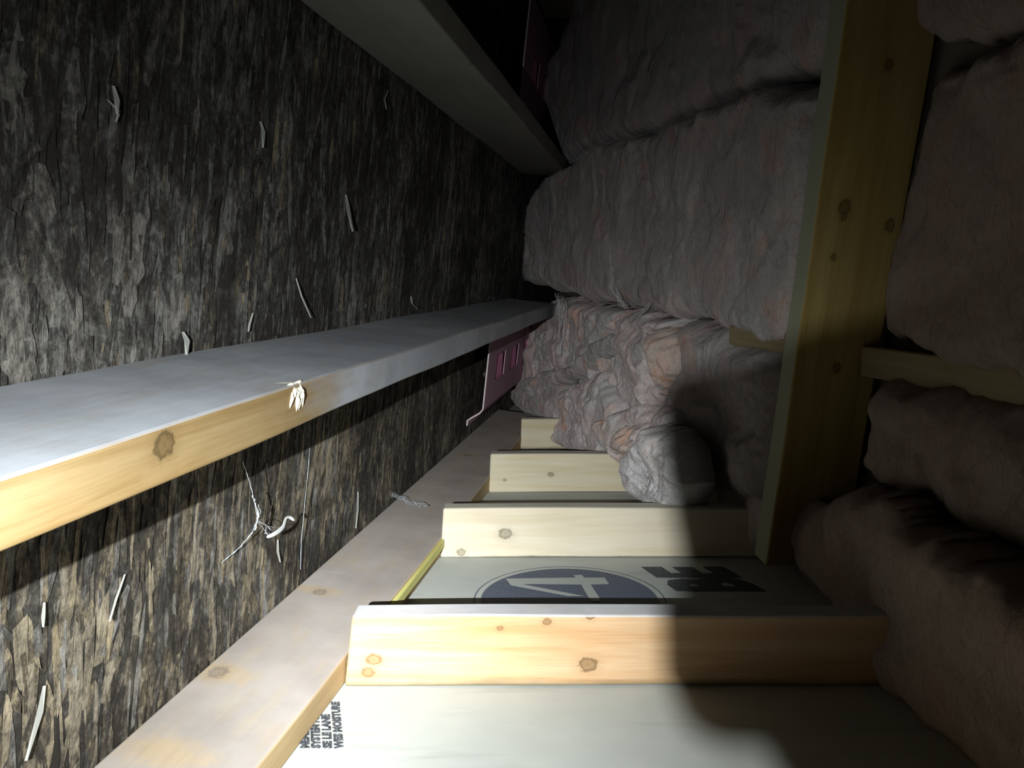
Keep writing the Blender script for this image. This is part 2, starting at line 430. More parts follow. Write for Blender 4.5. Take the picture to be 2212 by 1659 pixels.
# the digit 4 lies on its side; polygons traced in the plane of the sheet, continued under the stud
bar = zz([(1092, 1251), (1238, 1249), (1306, 1249), (1316, 1263), (1284, 1264), (1240, 1264), (1150, 1263), (1104, 1263)])
flat('printed_number', bar, PAPER, .0010, label='pale number 4 lying on its side')
d1 = zz([(1092, 1251), (1112, 1260), (1262, 1289), (1226, 1289), (1104, 1266)])
flat('printed_number', d1, PAPER, .0011)
flat('printed_number', zz([(1239, 1244), (1256, 1243), (1272, 1258), (1300, 1300), (1276, 1300), (1254, 1262)]), PAPER, .0012)
def text_on_floor(body, x, y, size, sx_=1.0, skew=0.0, mat=INKD, bold=.02):
    """reads away from the viewer (+y); letter tops to the left"""
    cu = bpy.data.curves.new('t', 'FONT'); cu.body = body; cu.size = size; cu.offset = size * bold; cu.resolution_u = 2
    ob = bpy.data.objects.new('t', cu); COL.objects.link(ob)
    dg = bpy.context.evaluated_depsgraph_get(); dg.update(); me = bpy.data.meshes.new_from_object(ob.evaluated_get(dg))
    bpy.data.objects.remove(ob)
    V = np.array([(x - v.co[1] + v.co[0] * sx_ * skew, y + v.co[0] * sx_, .0006) for v in me.vertices]); Fc = [tuple(p_.vertices) for p_ in me.polygons]
    return link_mesh('printed_text', V, Fc, mat, parent=fl)
bl = hit_z(1652, 1289); bt = hit_z(1450, 1289)
e0 = hit_z(1600, 1252)
text_on_floor('BE', bl[0], 1.293, .178, .60, -.35, bold=.055)
ts = hit_z(700, 1616)
ta, tb = hit_z(741, 1617), hit_z(731, 1508); sk = (tb[0] - ta[0]) / (tb[1] - ta[1])
for i, (body, px) in enumerate((('MEMBER SITE', 668), ('SYSTEM NER', 692), ('SE LE LANE', 717), ('WES MOISTURE', 742))):
    q = hit_z(px, 1617); text_on_floor(body, q[0] - .0005, q[1], .0125, 1.12, sk, bold=.07)

# ------------------------------------------------------------------ timbers
AX = (D, -N, UP)
def rafter_M(s, v_out, u): return mtx(P(s, v_out, u), D, -N, UP)
b = .1547; t_ = .038
DUST = (.38, .405, .445)
SR0 = -.3
# mid rafter
Mm = rafter_M(SR0, b, -.1262 - t_)
def kn(M, q, r): x, y, z = loc(M, q); return (x, y, z, r)
kq = hit_deck(357, 962, b)
mat_mid = wood('rafter_wood_raw_to_dusty', (.33, .245, .125), (.22, .14, .055), [kn(Mm, kq, .0085)], dust=DUST, dust_top=.93, dust_side=.9, side_from=(.98, 1.12), grain=1.0, seed=1.3)
mid = board('rafter', Mm, 3.02, b - .001, t_, mat_mid, 'long dusty grey rafter in mid picture, yellow wood showing on its near edge', 'beam', 'rafters fixed to the blackened roof deck')
bu = .1507
Mu = rafter_M(SR0, bu, .2666)
mat_up = wood('rafter_wood_dull', (.25, .22, .15), (.19, .165, .105), [kn(Mu, hit_deck(1020, 135, bu), .006)], dust=(.21, .215, .22), dust_top=.6, dust_side=.55, side_from=(-.4, -.3), grain=.6, seed=4.1)
upr = board('rafter', Mu, 3.02, bu - .001, t_, mat_up, 'dim grey rafter seen from below, crossing the top of the picture', 'beam', 'rafters fixed to the blackened roof deck')
mat_up3 = wood('rafter_wood_dark', (.28, .24, .17), (.2, .15, .1), [], dust=(.3, .3, .3), dust_top=.6, dust_side=.3, seed=6.6)
r3 = board('rafter', rafter_M(SR0, bu, .735), 3.02, bu - .001, t_, mat_up3, 'barely lit rafter at the top edge above the far vent chute', 'beam', 'rafters fixed to the blackened roof deck')
# splinter torn from the mid rafter's edge
def splinter():
    e = [(628, 833, b + .0015), (655, 828, b + .001)]
    SPL = NT('torn_pale_wood', .8); SPL.color((.72, .66, .46)); SPL.bump(SPL.noise(SPL.obj(), 300, 4), .5, .002); SPL = SPL.m
    s, u = deck_su(642, 842, b); V = []; Fc = []; rs = random.Random(5)
    for k in range(16):
        a = rs.uniform(-.012, .012); l = rs.uniform(.008, .024); w2 = rs.uniform(.0006, .0022); th = rs.uniform(-.5, .5)
        b0 = len(V); s1 = s + a; u1 = -.1262 + .0005; v = b
        V += [P(s1 - w2, v - .004, u1), P(s1 + w2, v - .003, u1 + .0014), P(s1 + w2 + th * l * .5, v + .0028, u1 - l * .55), P(s1 + th * l, v + .0012, u1 - l)]
        Fc.append((b0, b0 + 1, b0 + 2, b0 + 3))
    for k in range(1):
        b0 = len(V); l = .04 + .03 * k; a = -.004 * k
        V += [P(s + a, b - .002, -.1262), P(s + a + .003, b - .003, -.1252), P(s - l * .5 + .001, b - l * .6, -.1257), P(s - l * .5, b - l * .6, -.1262)]
        Fc.append((b0, b0 + 1, b0 + 2, b0 + 3))
    o = link_mesh('splinter', V, Fc, SPL, origin=np.array(P(s, b, -.13))); mod(o, 'SOLIDIFY', thickness=.0008)
    mw = o.matrix_basis.copy(); o.parent = mid; o.matrix_parent_inverse = mid.matrix_basis.inverted(); o['label'] = 'pale torn splinter on the edge'
splinter()
# bottom rafter lying on the sheathing
bp = .139; hP = .5315
pc = P(0, bp, -hP)                                 # outer bottom corner at s = 0
PL = {'s0': -.3, 's1': 2.75}
def plank():
    L = PL['s1'] - PL['s0']; nx = 60; V = []; Fc = []
    con = P(0, .0012, -hP + .038); out = P(0, bp, -hP + .038)
    def row(s, i):
        w1 = .0012 * math.sin(s * 5.1) + .0006 * math.sin(s * 17)
        q = [P(s, .0012, -hP + .0520), P(s, bp + w1, -hP + .0385 + .0006 * math.sin(s * 8)), P(s, bp + w1 * .6, -hP), P(s, .0012, -hP)]
        q[2][2] = .0002; q[3][2] = .0002; q[0] = P(s, .0012, -hP + .038)
        return q
    for i in range(nx + 1): V += [tuple(q) for q in row(PL['s0'] + L * i / nx, i)]
    org = P(PL['s0'], bp, -hP); M = mtx(org, D, -R_, U_)
    Mi = M.inverted(); V = [tuple(Mi @ Vector([float(c) for c in v])) for v in V]
    for i in range(nx):
        for k in range(4):
            a = 4 * i + k; b2 = 4 * i + (k + 1) % 4; Fc.append((a, a + 4, b2 + 4, b2))
    Fc.append((3, 2, 1, 0)); e = 4 * nx; Fc.append((e, e + 1, e + 2, e + 3))
    me = bpy.data.meshes.new('rafter'); me.from_pydata(V, [], Fc); me.update()
    bm = bmesh.new(); bm.from_mesh(me); bmesh.ops.recalc_face_normals(bm, faces=bm.faces); bm.to_mesh(me); bm.free()
    kk = [kn(M, hit_z(690, 1285, .045), .009), kn(M, hit_z(470, 1462, .045), .011), kn(M, hit_z(1010, 985, .045), .010)]
    mt = wood('bottom_rafter_wood', (.46, .34, .19), (.36, .25, .12), kk, dust=(.32, .292, .275), dust_top=.9, bare=[loc(M, hit_z(690, 1282, .045)) + (.022,), loc(M, hit_z(470, 1462, .045)) + (.028,), loc(M, hit_z(1010, 985, .045)) + (.02,), loc(M, hit_z(360, 1630, .045)) + (.03,)], seed=9.0)
    me.materials.append(mt)
    o = bpy.data.objects.new('rafter', me); COL.objects.link(o); o.matrix_world = M
    mod(o, 'BEVEL', width=.003, segments=3, limit_method='ANGLE', angle_limit=.6)
    return tag(o, 'broad dusty brown rafter lying flat along the foot of the deck, beside the stud ends', 'beam', 'rafters fixed to the blackened roof deck')
low = plank()
# studs
YS = [.982, 1.456, 1.910, 2.388]
def stud(i, y, mat, label, rc, xr=.72):
    pb = hit_y(751, 1483, y) if i == 0 else None
    s = None
    # left end meets the rafter's outer face at this depth
    x0 = float(pc[0] + D[0] / D[1] * (y - pc[1])) + .0012
    L = xr - x0; M = mtx((x0, y, .0006), (1, 0, 0), (0, 1, 0), (0, 0, 1))
    def cut(bm):
        # wane: knock the top near-left corner round
        for v in bm.verts:
            if v.co.x < .001 and v.co.z > .05: v.co.x += rc
    return board('wall_stud', M, L, .038, .089, mat(M), label, 'stud', 'studs standing in a row across the sheathing', bevel=.004, cut=None), M
def m1(M): return wood('stud_wood_orange', (.51, .36, .22), (.40, .235, .11),
    [kn(M, hit_y(808, 1424, YS[0]), .007), kn(M, hit_y(795, 1452, YS[0]), .006), kn(M, hit_y(1270, 1435, YS[0]), .0085), kn(M, hit_y(1080, 1357, YS[0]), .003),
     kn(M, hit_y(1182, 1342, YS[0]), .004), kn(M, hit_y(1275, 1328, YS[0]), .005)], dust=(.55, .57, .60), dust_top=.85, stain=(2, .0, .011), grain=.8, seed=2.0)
def m2(M): return wood('stud_wood_pale', (.56, .51, .41), (.49, .42, .30),
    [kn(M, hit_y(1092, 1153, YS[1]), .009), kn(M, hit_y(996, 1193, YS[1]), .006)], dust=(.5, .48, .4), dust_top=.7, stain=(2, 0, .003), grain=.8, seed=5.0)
def m3(M): return wood('stud_wood_yellow', (.58, .54, .43), (.50, .42, .27), [kn(M, hit_y(1090, 1037, YS[2]), .003), kn(M, hit_y(1190, 1025, YS[2]), .005)],
    dust=(.45, .45, .40), dust_top=.6, grain=.8, seed=7.0)
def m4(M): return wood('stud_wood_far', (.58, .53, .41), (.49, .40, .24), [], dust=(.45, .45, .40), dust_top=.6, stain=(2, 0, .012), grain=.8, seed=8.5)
studs = []
for i, (y, mt, lb) in enumerate(zip(YS, (m1, m2, m3, m4), (
        'nearest stud, brightly lit pale orange wood with a row of knots',
        'second stud from the viewer, pale wood behind the printed number 4',
        'third stud, yellowish wood whose right end runs under the torn pink fibre',
        'farthest short stud showing beside the grey lobe of insulation'))):
    xr = (.50 + .10, .43 + .09, .36 + .05, .26)[i]
    o, M = stud(i, y, mt, lb, 0, xr); studs.append(o)
    # round the top left corner of the sawn end
    me = o.data
    for v in me.vertices:
        if v.co.x < .001 and v.co.z > .05: v.co.x += (.011, .006, .004, .002)[i]
# sheathing staple strip on the rafter face between the first two studs
Ys, Ye = YS[0] + .045, YS[1] - .003
STRIP = wood('yellow_sapwood', (.62, .60, .22), (.48, .44, .14), seed=3.3)
sA = (Ys - pc[1]) / D[1]; sB = (Ye - pc[1]) / D[1]
Ms = mtx(P(sA, bp, -hP) + R_ * .0095 + U_ * (.021 - .0), D, -R_, U_)
board('edge_batten', Ms, sB - sA, .0065, .014, STRIP, 'thin yellow batten nailed to the rafter edge between the two nearest studs', 'batten', bevel=.001, wav=.0004)

# attic joist standing out of the insulation
jt = hit_i(1830, 0); jb = hit_i(1672, 1100)
ja = (jb - jt); 
sT, zT = ins_sz(1830, 0); sB_, zB = ins_sz(1672, 1100)
jd = (PI_(sT, zT) - PI_(sB_, zB)); Lj0 = np.linalg.norm(jd); jd = jd / Lj0
k_ext = 1.0
jz = np.cross(-NI, jd); jz = jz / np.linalg.norm(jz)            # along the insulation run
org = PI_(sB_, zB) - jd * .10
if jz.dot(DI) < 0: jz = -jz; 
Mj = mtx(org, jd, np.cross(jz, jd), jz)
yl_ = np.cross(jz, jd)
into = -NI
if yl_.dot(into) < 0: org = org + into * .14; Mj = mtx(org, jd, yl_, jz)
def hit_plane(px, py, p0, n):
    r = ray(px, py); return C0 + r * ((p0 - C0).dot(n) / r.dot(n))
kj = [kn(Mj, hit_plane(px, py, PI_(sT, zT), jz), r) for px, py, r in ((1824, 448, .0085), (1822, 466, .005), (1922, 487, .0075), (1920, 140, .006), (1800, 555, .004), (1808, 795, .006))]
mat_j = wood('joist_wood_yellow', (.33, .25, .09), (.23, .155, .045), kj, edge=(.26, .28, .21), grain=.7, seed=11.0)
jo = board('ceiling_joist', Mj, Lj0 + .55, .14, .038, mat_j, 'tall yellow joist with ringed knots standing out of the pink insulation at right', 'joist')

# cross board behind the batts
sx0, zx0 = ins_sz(2212, 868, -.11); _, zx1 = ins_sz(1925, 790, -.11)
mat_x = wood('cross_board_wood', (.26, .22, .13), (.20, .155, .08), seed=13)
Mx = mtx(PI_(.3, zx1 - .022, -.125), DI, -np.cross(U_, DI) * 0 + np.cross(U_, DI), U_)
board('ceiling_joist', Mx, .985, .02, .045, mat_x, 'pale edge of a board lying between the two right-hand batts', 'joist', wav=.0005)
sf, zf = ins_sz(1632, 730, -.02)
Mx2 = mtx(PI_(1.36, zf - .02, -.045), DI, np.cross(U_, DI), U_)
board('wood_block', Mx2, .19, .02, .035, mat_x, 'small pale block end wedged in the crack left of the yellow joist', 'block')

# ------------------------------------------------------------------ right-hand wall behind the insulation
WR = NT('dark_ceiling_board', .9); WR.color(WR.mix(WR.noise(WR.obj(), 8), (.10, .085, .07), (.17, .14, .11))); WR = WR.m
def slab(name, o_, th, s0, s1, z0, z1, mat):
    V = [PI_(s, z, o) for o in (o_, o_ - th) for s, z in ((s0, z0), (s1, z0), (s1, z1), (s0, z1))]
    return link_mesh(name, V, [(0, 1, 2, 3), (7, 6, 5, 4), (0, 4, 5, 1), (1, 5, 6, 2), (2, 6, 7, 3), (3, 7, 4, 0)], mat)
wr = slab('wall_right', -.165, .012, -.5, 3.15, -.012, 2.4, WR); tag(wr, 'ceiling board hidden behind the pink batts', kind='structure')

# ------------------------------------------------------------------ glass-fibre insulation
def fibre_material(name, pink, grey, peach, seed, warm=.5):
    m = NT(name, .95); o = m.mapping(m.obj(), loc=(seed, seed * 1.7, seed * .4))
    m.b.inputs['Subsurface Weight'].default_value = .35; m.b.inputs['Subsurface Radius'].default_value = (1, .7, .6); m.b.inputs['Subsurface Scale'].default_value = .008
    m.b.inputs['Sheen Weight'].default_value = .15; m.b.inputs['Sheen Roughness'].default_value = .6
    a = m.noise(o, 7, 6, .6, .6); b_ = m.noise(m.mapping(o, (1, 1, .6)), 16, 6, .65, 1.2); c = m.noise(m.mapping(o, (260, 260, 46), rot=(.2, .1, 0)), 1.0, 4, .7, 1.6)
    d = m.noise(o, 11, 4, .55, .3)
    col = m.mix(m.ramp(a, [(.38, 0), (.62, 1)]), grey, pink)
    col = m.mix(m.ramp(b_, [(.40, .6), (.56, 0)]), col, tuple(g * .92 for g in grey))
    col = m.mix(m.ramp(d, [(.60 - warm * .06, 0), (.70 - warm * .04, .9)]), col, peach)
    col = m.mix(m.ramp(c, [(.32, .45), (.5, 0)]), col, tuple(g * .45 for g in pink))
    def net(scale, st, dist):
        n_ = m.noise(m.mapping(o, (1, 1, st), rot=(.25, .1, .3)), scale, 3, .6, dist)
        return m.math('SUBTRACT', 1.0, m.math('ABSOLUTE', m.math('MULTIPLY', m.math('SUBTRACT', n_, .5), 5.0)), clamp=True)
    w1 = net(70, .45, 1.2); w2 = net(150, .5, 1.6); w3 = net(330, .6, 1.0)
    sp = m.math('ADD', m.math('MULTIPLY', w1, .45), m.math('ADD', m.math('MULTIPLY', w2, .4), m.math('MULTIPLY', w3, .3)))
    col = m.mix(m.ramp(sp, [(.12, .4), (.40, 0)]), col, tuple(g * .42 for g in pink))  # shade in the gaps between strands put into the colour
    col = m.mix(m.ramp(sp, [(.58, 0), (.95, .55)]), col, tuple(min(1, g * 1.4) for g in grey))
    m.color(col)
    h = m.math('ADD', m.math('MULTIPLY', sp, 1.0), m.math('MULTIPLY', m.noise(o, 240, 5, .8, 1.0), .8))
    m.bump(h, .8, .004)
    return m.m
GREY = (.36, .345, .335)
F_A = fibre_material('pink_glass_fibre_dusty', (.47, .325, .305), GREY, (.55, .24, .15), 1.0, .5)
F_B = fibre_material('pink_glass_fibre_torn', (.70, .43, .40), (.52, .50, .485), (.85, .38, .20), 5.0, .9)
F_C = fibre_material('pink_fibre_dimmed_soft', (.29, .19, .16), (.25, .20, .165), (.31, .165, .12), 9.0, .2)  # brownish fibre, base darkened to dim the batts right of the joist

def inside_dist(px_, py_, poly):
    """signed distance to a polygon (positive inside), vectorised"""
    poly = np.array(poly); n = len(poly); d = np.full(px_.shape, 1e9); ins = np.zeros(px_.shape, bool)
    for i in range(n):
        a = poly[i]; b2 = poly[(i + 1) % n]; e = b2 - a
        wx = px_ - a[0]; wy = py_ - a[1]; tt = np.clip((wx * e[0] + wy * e[1]) / (e @ e + 1e-12), 0, 1)
        d = np.minimum(d, np.hypot(wx - tt * e[0], wy - tt * e[1]))
        c = ((a[1] > py_) != (b2[1] > py_)) & (px_ < (b2[0] - a[0]) * (py_ - a[1]) / (b2[1] - a[1] + 1e-12) + a[0])
        ins ^= c
    return np.where(ins, d, -d)
def batt(name, poly_px, o, H, r, mat, label, cat='insulation', group=None, step=.005, amp=.02, freq=7, seed=1, ragged=.012, fold=.0, streak=.4, tilt=0.0, fibres=6000, fmat=None):
    fmat = fmat or (FIBD if mat.name.endswith('soft') else FIB)
    if fmat is FIBD: fibres = 1500
    poly = [ins_sz(x, y, o + H * .8) for x, y in poly_px]
    pa = np.array(poly); s0, z0 = pa.min(0) - .03; s1, z1 = pa.max(0) + .03
    z0 = max(z0, .0)
    ns = int((s1 - s0) / step) + 1; nz = int((z1 - z0) / step) + 1
    S, Z = np.meshgrid(np.linspace(s0, s1, ns), np.linspace(z0, z1, nz), indexing='ij')
    wx = fbm(S * 14, Z * 14, seed + 20, 4) * ragged * 1.6; wz = fbm(S * 14 + 50, Z * 14, seed + 30, 4) * ragged * 1.6
    d = inside_dist(S + wx, Z + wz, poly)
    q = np.clip(d / r, 0, 1); prof = np.sqrt(np.clip(1 - (1 - q) ** 2, 0, 1))
    ws = S + .05 * fbm(S * 9, Z * 9, seed + 40, 3); wz2 = Z + .05 * fbm(S * 9 + 20, Z * 9, seed + 44, 3)
    n1 = fbm(ws * freq, wz2 * freq, seed, 4, .42)
    rd = ridged(ws * freq * .9, wz2 * freq * .7, seed + 7, 4, .5)
    st = ridged(ws * freq * 5, wz2 * freq * 1.6, seed + 9, 3, .6)
    fib1 = ridged(ws * 55 + 2 * vn(S * 20, Z * 20, seed + 5), wz2 * 16, seed + 15, 3, .6) - .5
    fine = fbm(ws * 60, wz2 * 38, seed + 13, 4, .65)
    h = H * prof + prof * (amp * 1.5 * n1 - amp * .9 * np.clip(rd - .74, 0, 1) * 4 + amp * streak * (st - .5) * .15 + .0022 * fine)
    if fold: h = h + prof * fold * np.sin((Z * 1.2 + S * .9 + .05 * n1) * 38 + seed)
    h = h + tilt * (S - S.mean())
    disp = .006 * prof
    SS = S + disp * fbm(Z * 22, S * 22, seed + 60, 3) ; ZZ = np.maximum(Z + disp * fbm(Z * 22 + 9, S * 22, seed + 66, 3) - .25 * np.maximum(h, 0) * (1 - prof), .001)
    X = I0[0] + DI[0] * SS + NI[0] * (o + h); Y = I0[1] + DI[1] * SS + NI[1] * (o + h)
    V = np.stack([X, Y, ZZ], -1).reshape(-1, 3)
    # keep the fibre clear of the roof deck
    vv = (V - C0) @ N + W
    push = np.maximum(.004 - vv, 0); V = V + push[:, None] * N
    keep = d > -.001
    idx = np.arange(ns * nz).reshape(ns, nz)
    kq_ = keep[:-1, :-1] & keep[1:, :-1] & keep[1:, 1:] & keep[:-1, 1:]
    A = idx[:-1, :-1][kq_]; B = idx[1:, :-1][kq_]; Cc = idx[1:, 1:][kq_]; Dd = idx[:-1, 1:][kq_]
    faces = np.stack([A, B, Cc, Dd], 1)
    used = np.unique(faces); remap = -np.ones(ns * nz, int); remap[used] = np.arange(len(used))
    V = V[used]; faces = remap[faces]
    # back face closes the batt: it has real thickness
    nV = len(V); back = V.copy(); backo = o - .02
    cur = (back - I0) @ NI; back = back - np.outer(np.maximum(cur - backo, 0.0), NI)
    ed = {}
    for f in faces:
        for k in range(4):
            a, b2 = int(f[k]), int(f[(k + 1) % 4])
            if (b2, a) in ed: ed.pop((b2, a))
            else: ed[(a, b2)] = 1
    allV = np.vstack([V, back]); rim = [(b2, a, a + nV, b2 + nV) for (a, b2) in ed]
    fl_ = [tuple(f) for f in faces] + [tuple(int(i) + nV for i in f[::-1]) for f in faces] + rim
    ob = link_mesh(name, allV, fl_, mat, smooth=True)
    bm = bmesh.new(); bm.from_mesh(ob.data); bmesh.ops.recalc_face_normals(bm, faces=bm.faces); bm.to_mesh(ob.data); bm.free()
    # loose fibres combed down over the surface
    G = np.stack([X, Y, ZZ], -1); rsf = random.Random(seed); parts = []
    ok = np.argwhere(d > .004)
    nf = int(min(2200, len(ok) * step * step * fibres))
    for _ in range(nf):
        i, j = ok[rsf.randrange(len(ok))]; fi, fj = float(i), float(j); an = rsf.gauss(-1.57, .9); cv = rsf.gauss(0, .25); path = []
        n_ = 8; stp = rsf.uniform(.003, .009) / step
        for q in range(n_):
            ii, jj = int(round(fi)), int(round(fj))
            if not (0 <= ii < ns and 0 <= jj < nz) or d[ii, jj] < 0: break
            i0, j0 = min(int(fi), ns - 2), min(int(fj), nz - 2); a_, b_ = fi - i0, fj - j0
            pt = (G[i0, j0] * (1 - a_) + G[i0 + 1, j0] * a_) * (1 - b_) + (G[i0, j0 + 1] * (1 - a_) + G[i0 + 1, j0 + 1] * a_) * b_
            path.append(pt + NI * (.0008 + .003 * math.sin(math.pi * (q + .3) / n_)))
            an += cv + rsf.gauss(0, .15); fi += math.cos(an) * stp; fj += math.sin(an) * stp
        if len(path) > 3: parts.append(tube(path, rsf.uniform(.00014, .00028), 3))
    if parts:
        v_, f_ = merge(parts)
        fo = link_mesh('loose_fibre', v_, f_, fmat, parent=ob); fo['kind'] = 'stuff'
    return tag(ob, label, cat, group)
FIB = NT('fine_glass_fibre', .8); FIB.color((.40, .35, .34)); FIB = FIB.m
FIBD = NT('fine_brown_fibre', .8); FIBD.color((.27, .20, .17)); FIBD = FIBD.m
G1 = 'glass-fibre batts between the joists'
G2 = 'torn tufts of pink glass fibre'
batt('insulation_batt', [(1120, 600), (1130, 470), (1165, 400), (1222, 345), (1285, 308), (1400, 285), (1450, 250), (1560, 215), (1640, 178), (1775, 190), (1775, 300), (1735, 560), (1700, 760), (1560, 712), (1400, 668), (1300, 652), (1230, 632), (1160, 615)],
     -.085, .075, .035, F_A, 'broad dusty pink batt left of the joist, above the torn tufts', group=G1, amp=.014, freq=6, seed=11, step=.005)
batt('insulation_batt', [(1185, 345), (1170, 230), (1195, 110), (1240, 0), (1250, -200), (1900, -200), (1840, 0), (1800, 150), (1640, 185), (1560, 222), (1450, 262), (1400, 292), (1290, 316), (1225, 350)],
     -.105, .075, .04, F_A, 'dark upper batt at top centre left of the joist', group=G1, amp=.016, freq=6, seed=23, step=.006)
batt('insulation_batt', [(1095, 800), (1130, 700), (1200, 645), (1300, 655), (1420, 672), (1580, 722), (1720, 770), (1720, 1180), (1630, 1215), (1500, 1100), (1440, 1040), (1330, 985), (1180, 960), (1110, 880)],
     -.12, .07, .04, F_B, 'shadowed batt behind the torn tufts, reaching down to the studs', group=G1, amp=.018, freq=7, seed=31, step=.006)
batt('insulation_tuft', [(1240, 650), (1335, 660), (1345, 690), (1320, 730), (1275, 780), (1240, 820), (1190, 850), (1120, 840), (1118, 800), (1150, 730), (1200, 680)],
     -.06, .055, .03, F_B, 'grey-pink tuft hanging just right of the pink vent chute', group=G2, amp=.018, freq=13, seed=41, step=.0035, fold=.0)
batt('insulation_tuft', [(1340, 665), (1440, 690), (1452, 760), (1440, 850), (1400, 900), (1345, 925), (1290, 900), (1262, 830), (1290, 760), (1320, 700)],
     -.05, .065, .03, F_B, 'peach-coloured torn tuft in the middle of the pile', group=G2, amp=.022, freq=13, seed=53, step=.0035, fold=.0)
F_O = fibre_material('peach_glass_fibre', (.66, .33, .19), (.50, .43, .40), (.78, .27, .10), 21.0, .9)
batt('insulation_tuft', [(1400, 716), (1420, 700), (1440, 722), (1452, 770), (1446, 820), (1436, 862), (1424, 868), (1420, 820), (1404, 780)],
     -.012, .035, .04, F_O, 'narrow orange tuft at the right of the torn pile', group=G2, amp=.03, freq=16, seed=211, step=.0025, ragged=.022)
batt('insulation_tuft', [(1122, 838), (1170, 806), (1235, 788), (1272, 742), (1310, 712), (1338, 728), (1318, 770), (1272, 800), (1225, 822), (1180, 848), (1140, 862)],
     -.005, .035, .018, F_A, 'pale grey ridge of fibre running diagonally above the smooth grey lobe', group=G2, amp=.014, freq=18, seed=223, step=.003)
batt('insulation_tuft', [(1305, 945), (1318, 928), (1345, 930), (1376, 946), (1372, 972), (1345, 985), (1318, 972)],
     .045, .025, .018, F_O, 'small orange tuft lowest in the pile, just over the third stud', group=G2, amp=.02, freq=20, seed=227, step=.003)
batt('insulation_tuft', [(1425, 690), (1500, 690), (1560, 708), (1640, 745), (1668, 790), (1665, 1000), (1640, 1095), (1540, 1060), (1470, 1000), (1435, 930), (1430, 800)],
     -.07, .065, .05, F_A, 'ragged grey fibre half in shadow beside the foot of the joist', group=G2, amp=.018, freq=9, seed=61, step=.004, streak=.8)
batt('insulation_tuft', [(1098, 845), (1135, 812), (1200, 806), (1215, 850), (1205, 905), (1155, 905), (1118, 885)],
     -.035, .055, .035, F_A, 'smooth grey lobe of fibre above the farthest stud', group=G2, amp=.008, freq=9, seed=71, step=.0035)
batt('insulation_tuft', [(1190, 850), (1240, 815), (1295, 800), (1335, 880), (1330, 960), (1290, 985), (1220, 975), (1180, 965), (1178, 900)],
     -.03, .07, .04, F_B, 'round pink tuft sitting over the farthest stud', group=G2, amp=.016, freq=12, seed=83, step=.0035)
batt('insulation_tuft', [(1270, 950), (1300, 905), (1370, 865), (1430, 885), (1440, 945), (1400, 985), (1345, 1005), (1290, 985)],
     -.01, .065, .03, F_B, 'orange-tinged tuft lying over the third stud', group=G2, amp=.02, freq=14, seed=97, step=.003, fold=.0)
F_D = fibre_material('loose_white_fibre', (.60, .52, .50), (.58, .58, .58), (.62, .48, .42), 14.0, .0)
batt('insulation_tuft', [(1335, 1000), (1352, 965), (1392, 928), (1430, 935), (1462, 980), (1468, 1060), (1440, 1095), (1375, 1088), (1345, 1055)],
     .04, .06, .028, F_D, 'loose whitish web of fibre drooping over the right of the third stud', group=G2, amp=.018, freq=18, seed=103, step=.0028, fold=.0)
# right of the joist
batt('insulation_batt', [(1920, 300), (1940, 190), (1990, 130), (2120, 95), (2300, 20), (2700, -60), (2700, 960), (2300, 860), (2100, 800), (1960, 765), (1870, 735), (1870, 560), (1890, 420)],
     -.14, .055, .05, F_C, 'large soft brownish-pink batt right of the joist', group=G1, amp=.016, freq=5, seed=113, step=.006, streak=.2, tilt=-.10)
batt('insulation_batt', [(1960, 70), (1970, -200), (2700, -200), (2700, -90), (2300, 5), (2130, 70), (2020, 100)],
     -.14, .06, .05, F_C, 'corner of a batt at the top right edge', group=G1, amp=.014, freq=5, seed=127, step=.006, streak=.2)
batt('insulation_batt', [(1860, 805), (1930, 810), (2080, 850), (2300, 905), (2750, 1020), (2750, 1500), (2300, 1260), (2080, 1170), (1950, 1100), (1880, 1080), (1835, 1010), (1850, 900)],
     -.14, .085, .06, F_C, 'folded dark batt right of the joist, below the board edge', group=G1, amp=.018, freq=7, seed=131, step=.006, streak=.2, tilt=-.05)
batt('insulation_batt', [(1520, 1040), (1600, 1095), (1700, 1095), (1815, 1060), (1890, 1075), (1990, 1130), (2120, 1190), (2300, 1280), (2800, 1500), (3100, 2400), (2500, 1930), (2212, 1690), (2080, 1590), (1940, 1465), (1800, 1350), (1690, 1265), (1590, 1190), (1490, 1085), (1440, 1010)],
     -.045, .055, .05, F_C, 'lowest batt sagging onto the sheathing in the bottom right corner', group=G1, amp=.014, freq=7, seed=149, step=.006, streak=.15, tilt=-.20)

# wisps of fibre
WISP = NT('white_fibre_wisp', .7); WISP.color((.62, .60, .60)); WISP = WISP.m
rs = random.Random(12); parts = []
for (ax, ay), (bx_, by_), o_ in [((1203, 632), (1212, 672), .03), ((1216, 640), (1210, 740), .02), ((1222, 648), (1214, 770), .025), ((1335, 640), (1352, 668), .03),
                                 ((1405, 655), (1378, 690), .03), ((1322, 618), (1345, 664), .03), ((1395, 665), (1360, 700), .03)]:
    for k in range(4):
        path = []; j = rs.uniform(-5, 5)
        for i in range(9):
            q = i / 8; path.append(hit_i(ax + (bx_ - ax) * q + j + 3 * math.sin(q * 5 + k * 2), ay + (by_ - ay) * q, o_ + .008 * math.sin(q * 3 + k)))
        parts.append(tube(path, [.0002 + .0005 * math.sin(math.pi * (i + .5) / 9) * rs.uniform(.5, 1) for i in range(9)], 4))
V, Fc = merge(parts); w_ = link_mesh('fibre_wisp', V, Fc, WISP)
tag(w_, 'thin white wisps dangling across the crack under the broad batt', 'fibre', kind='stuff')
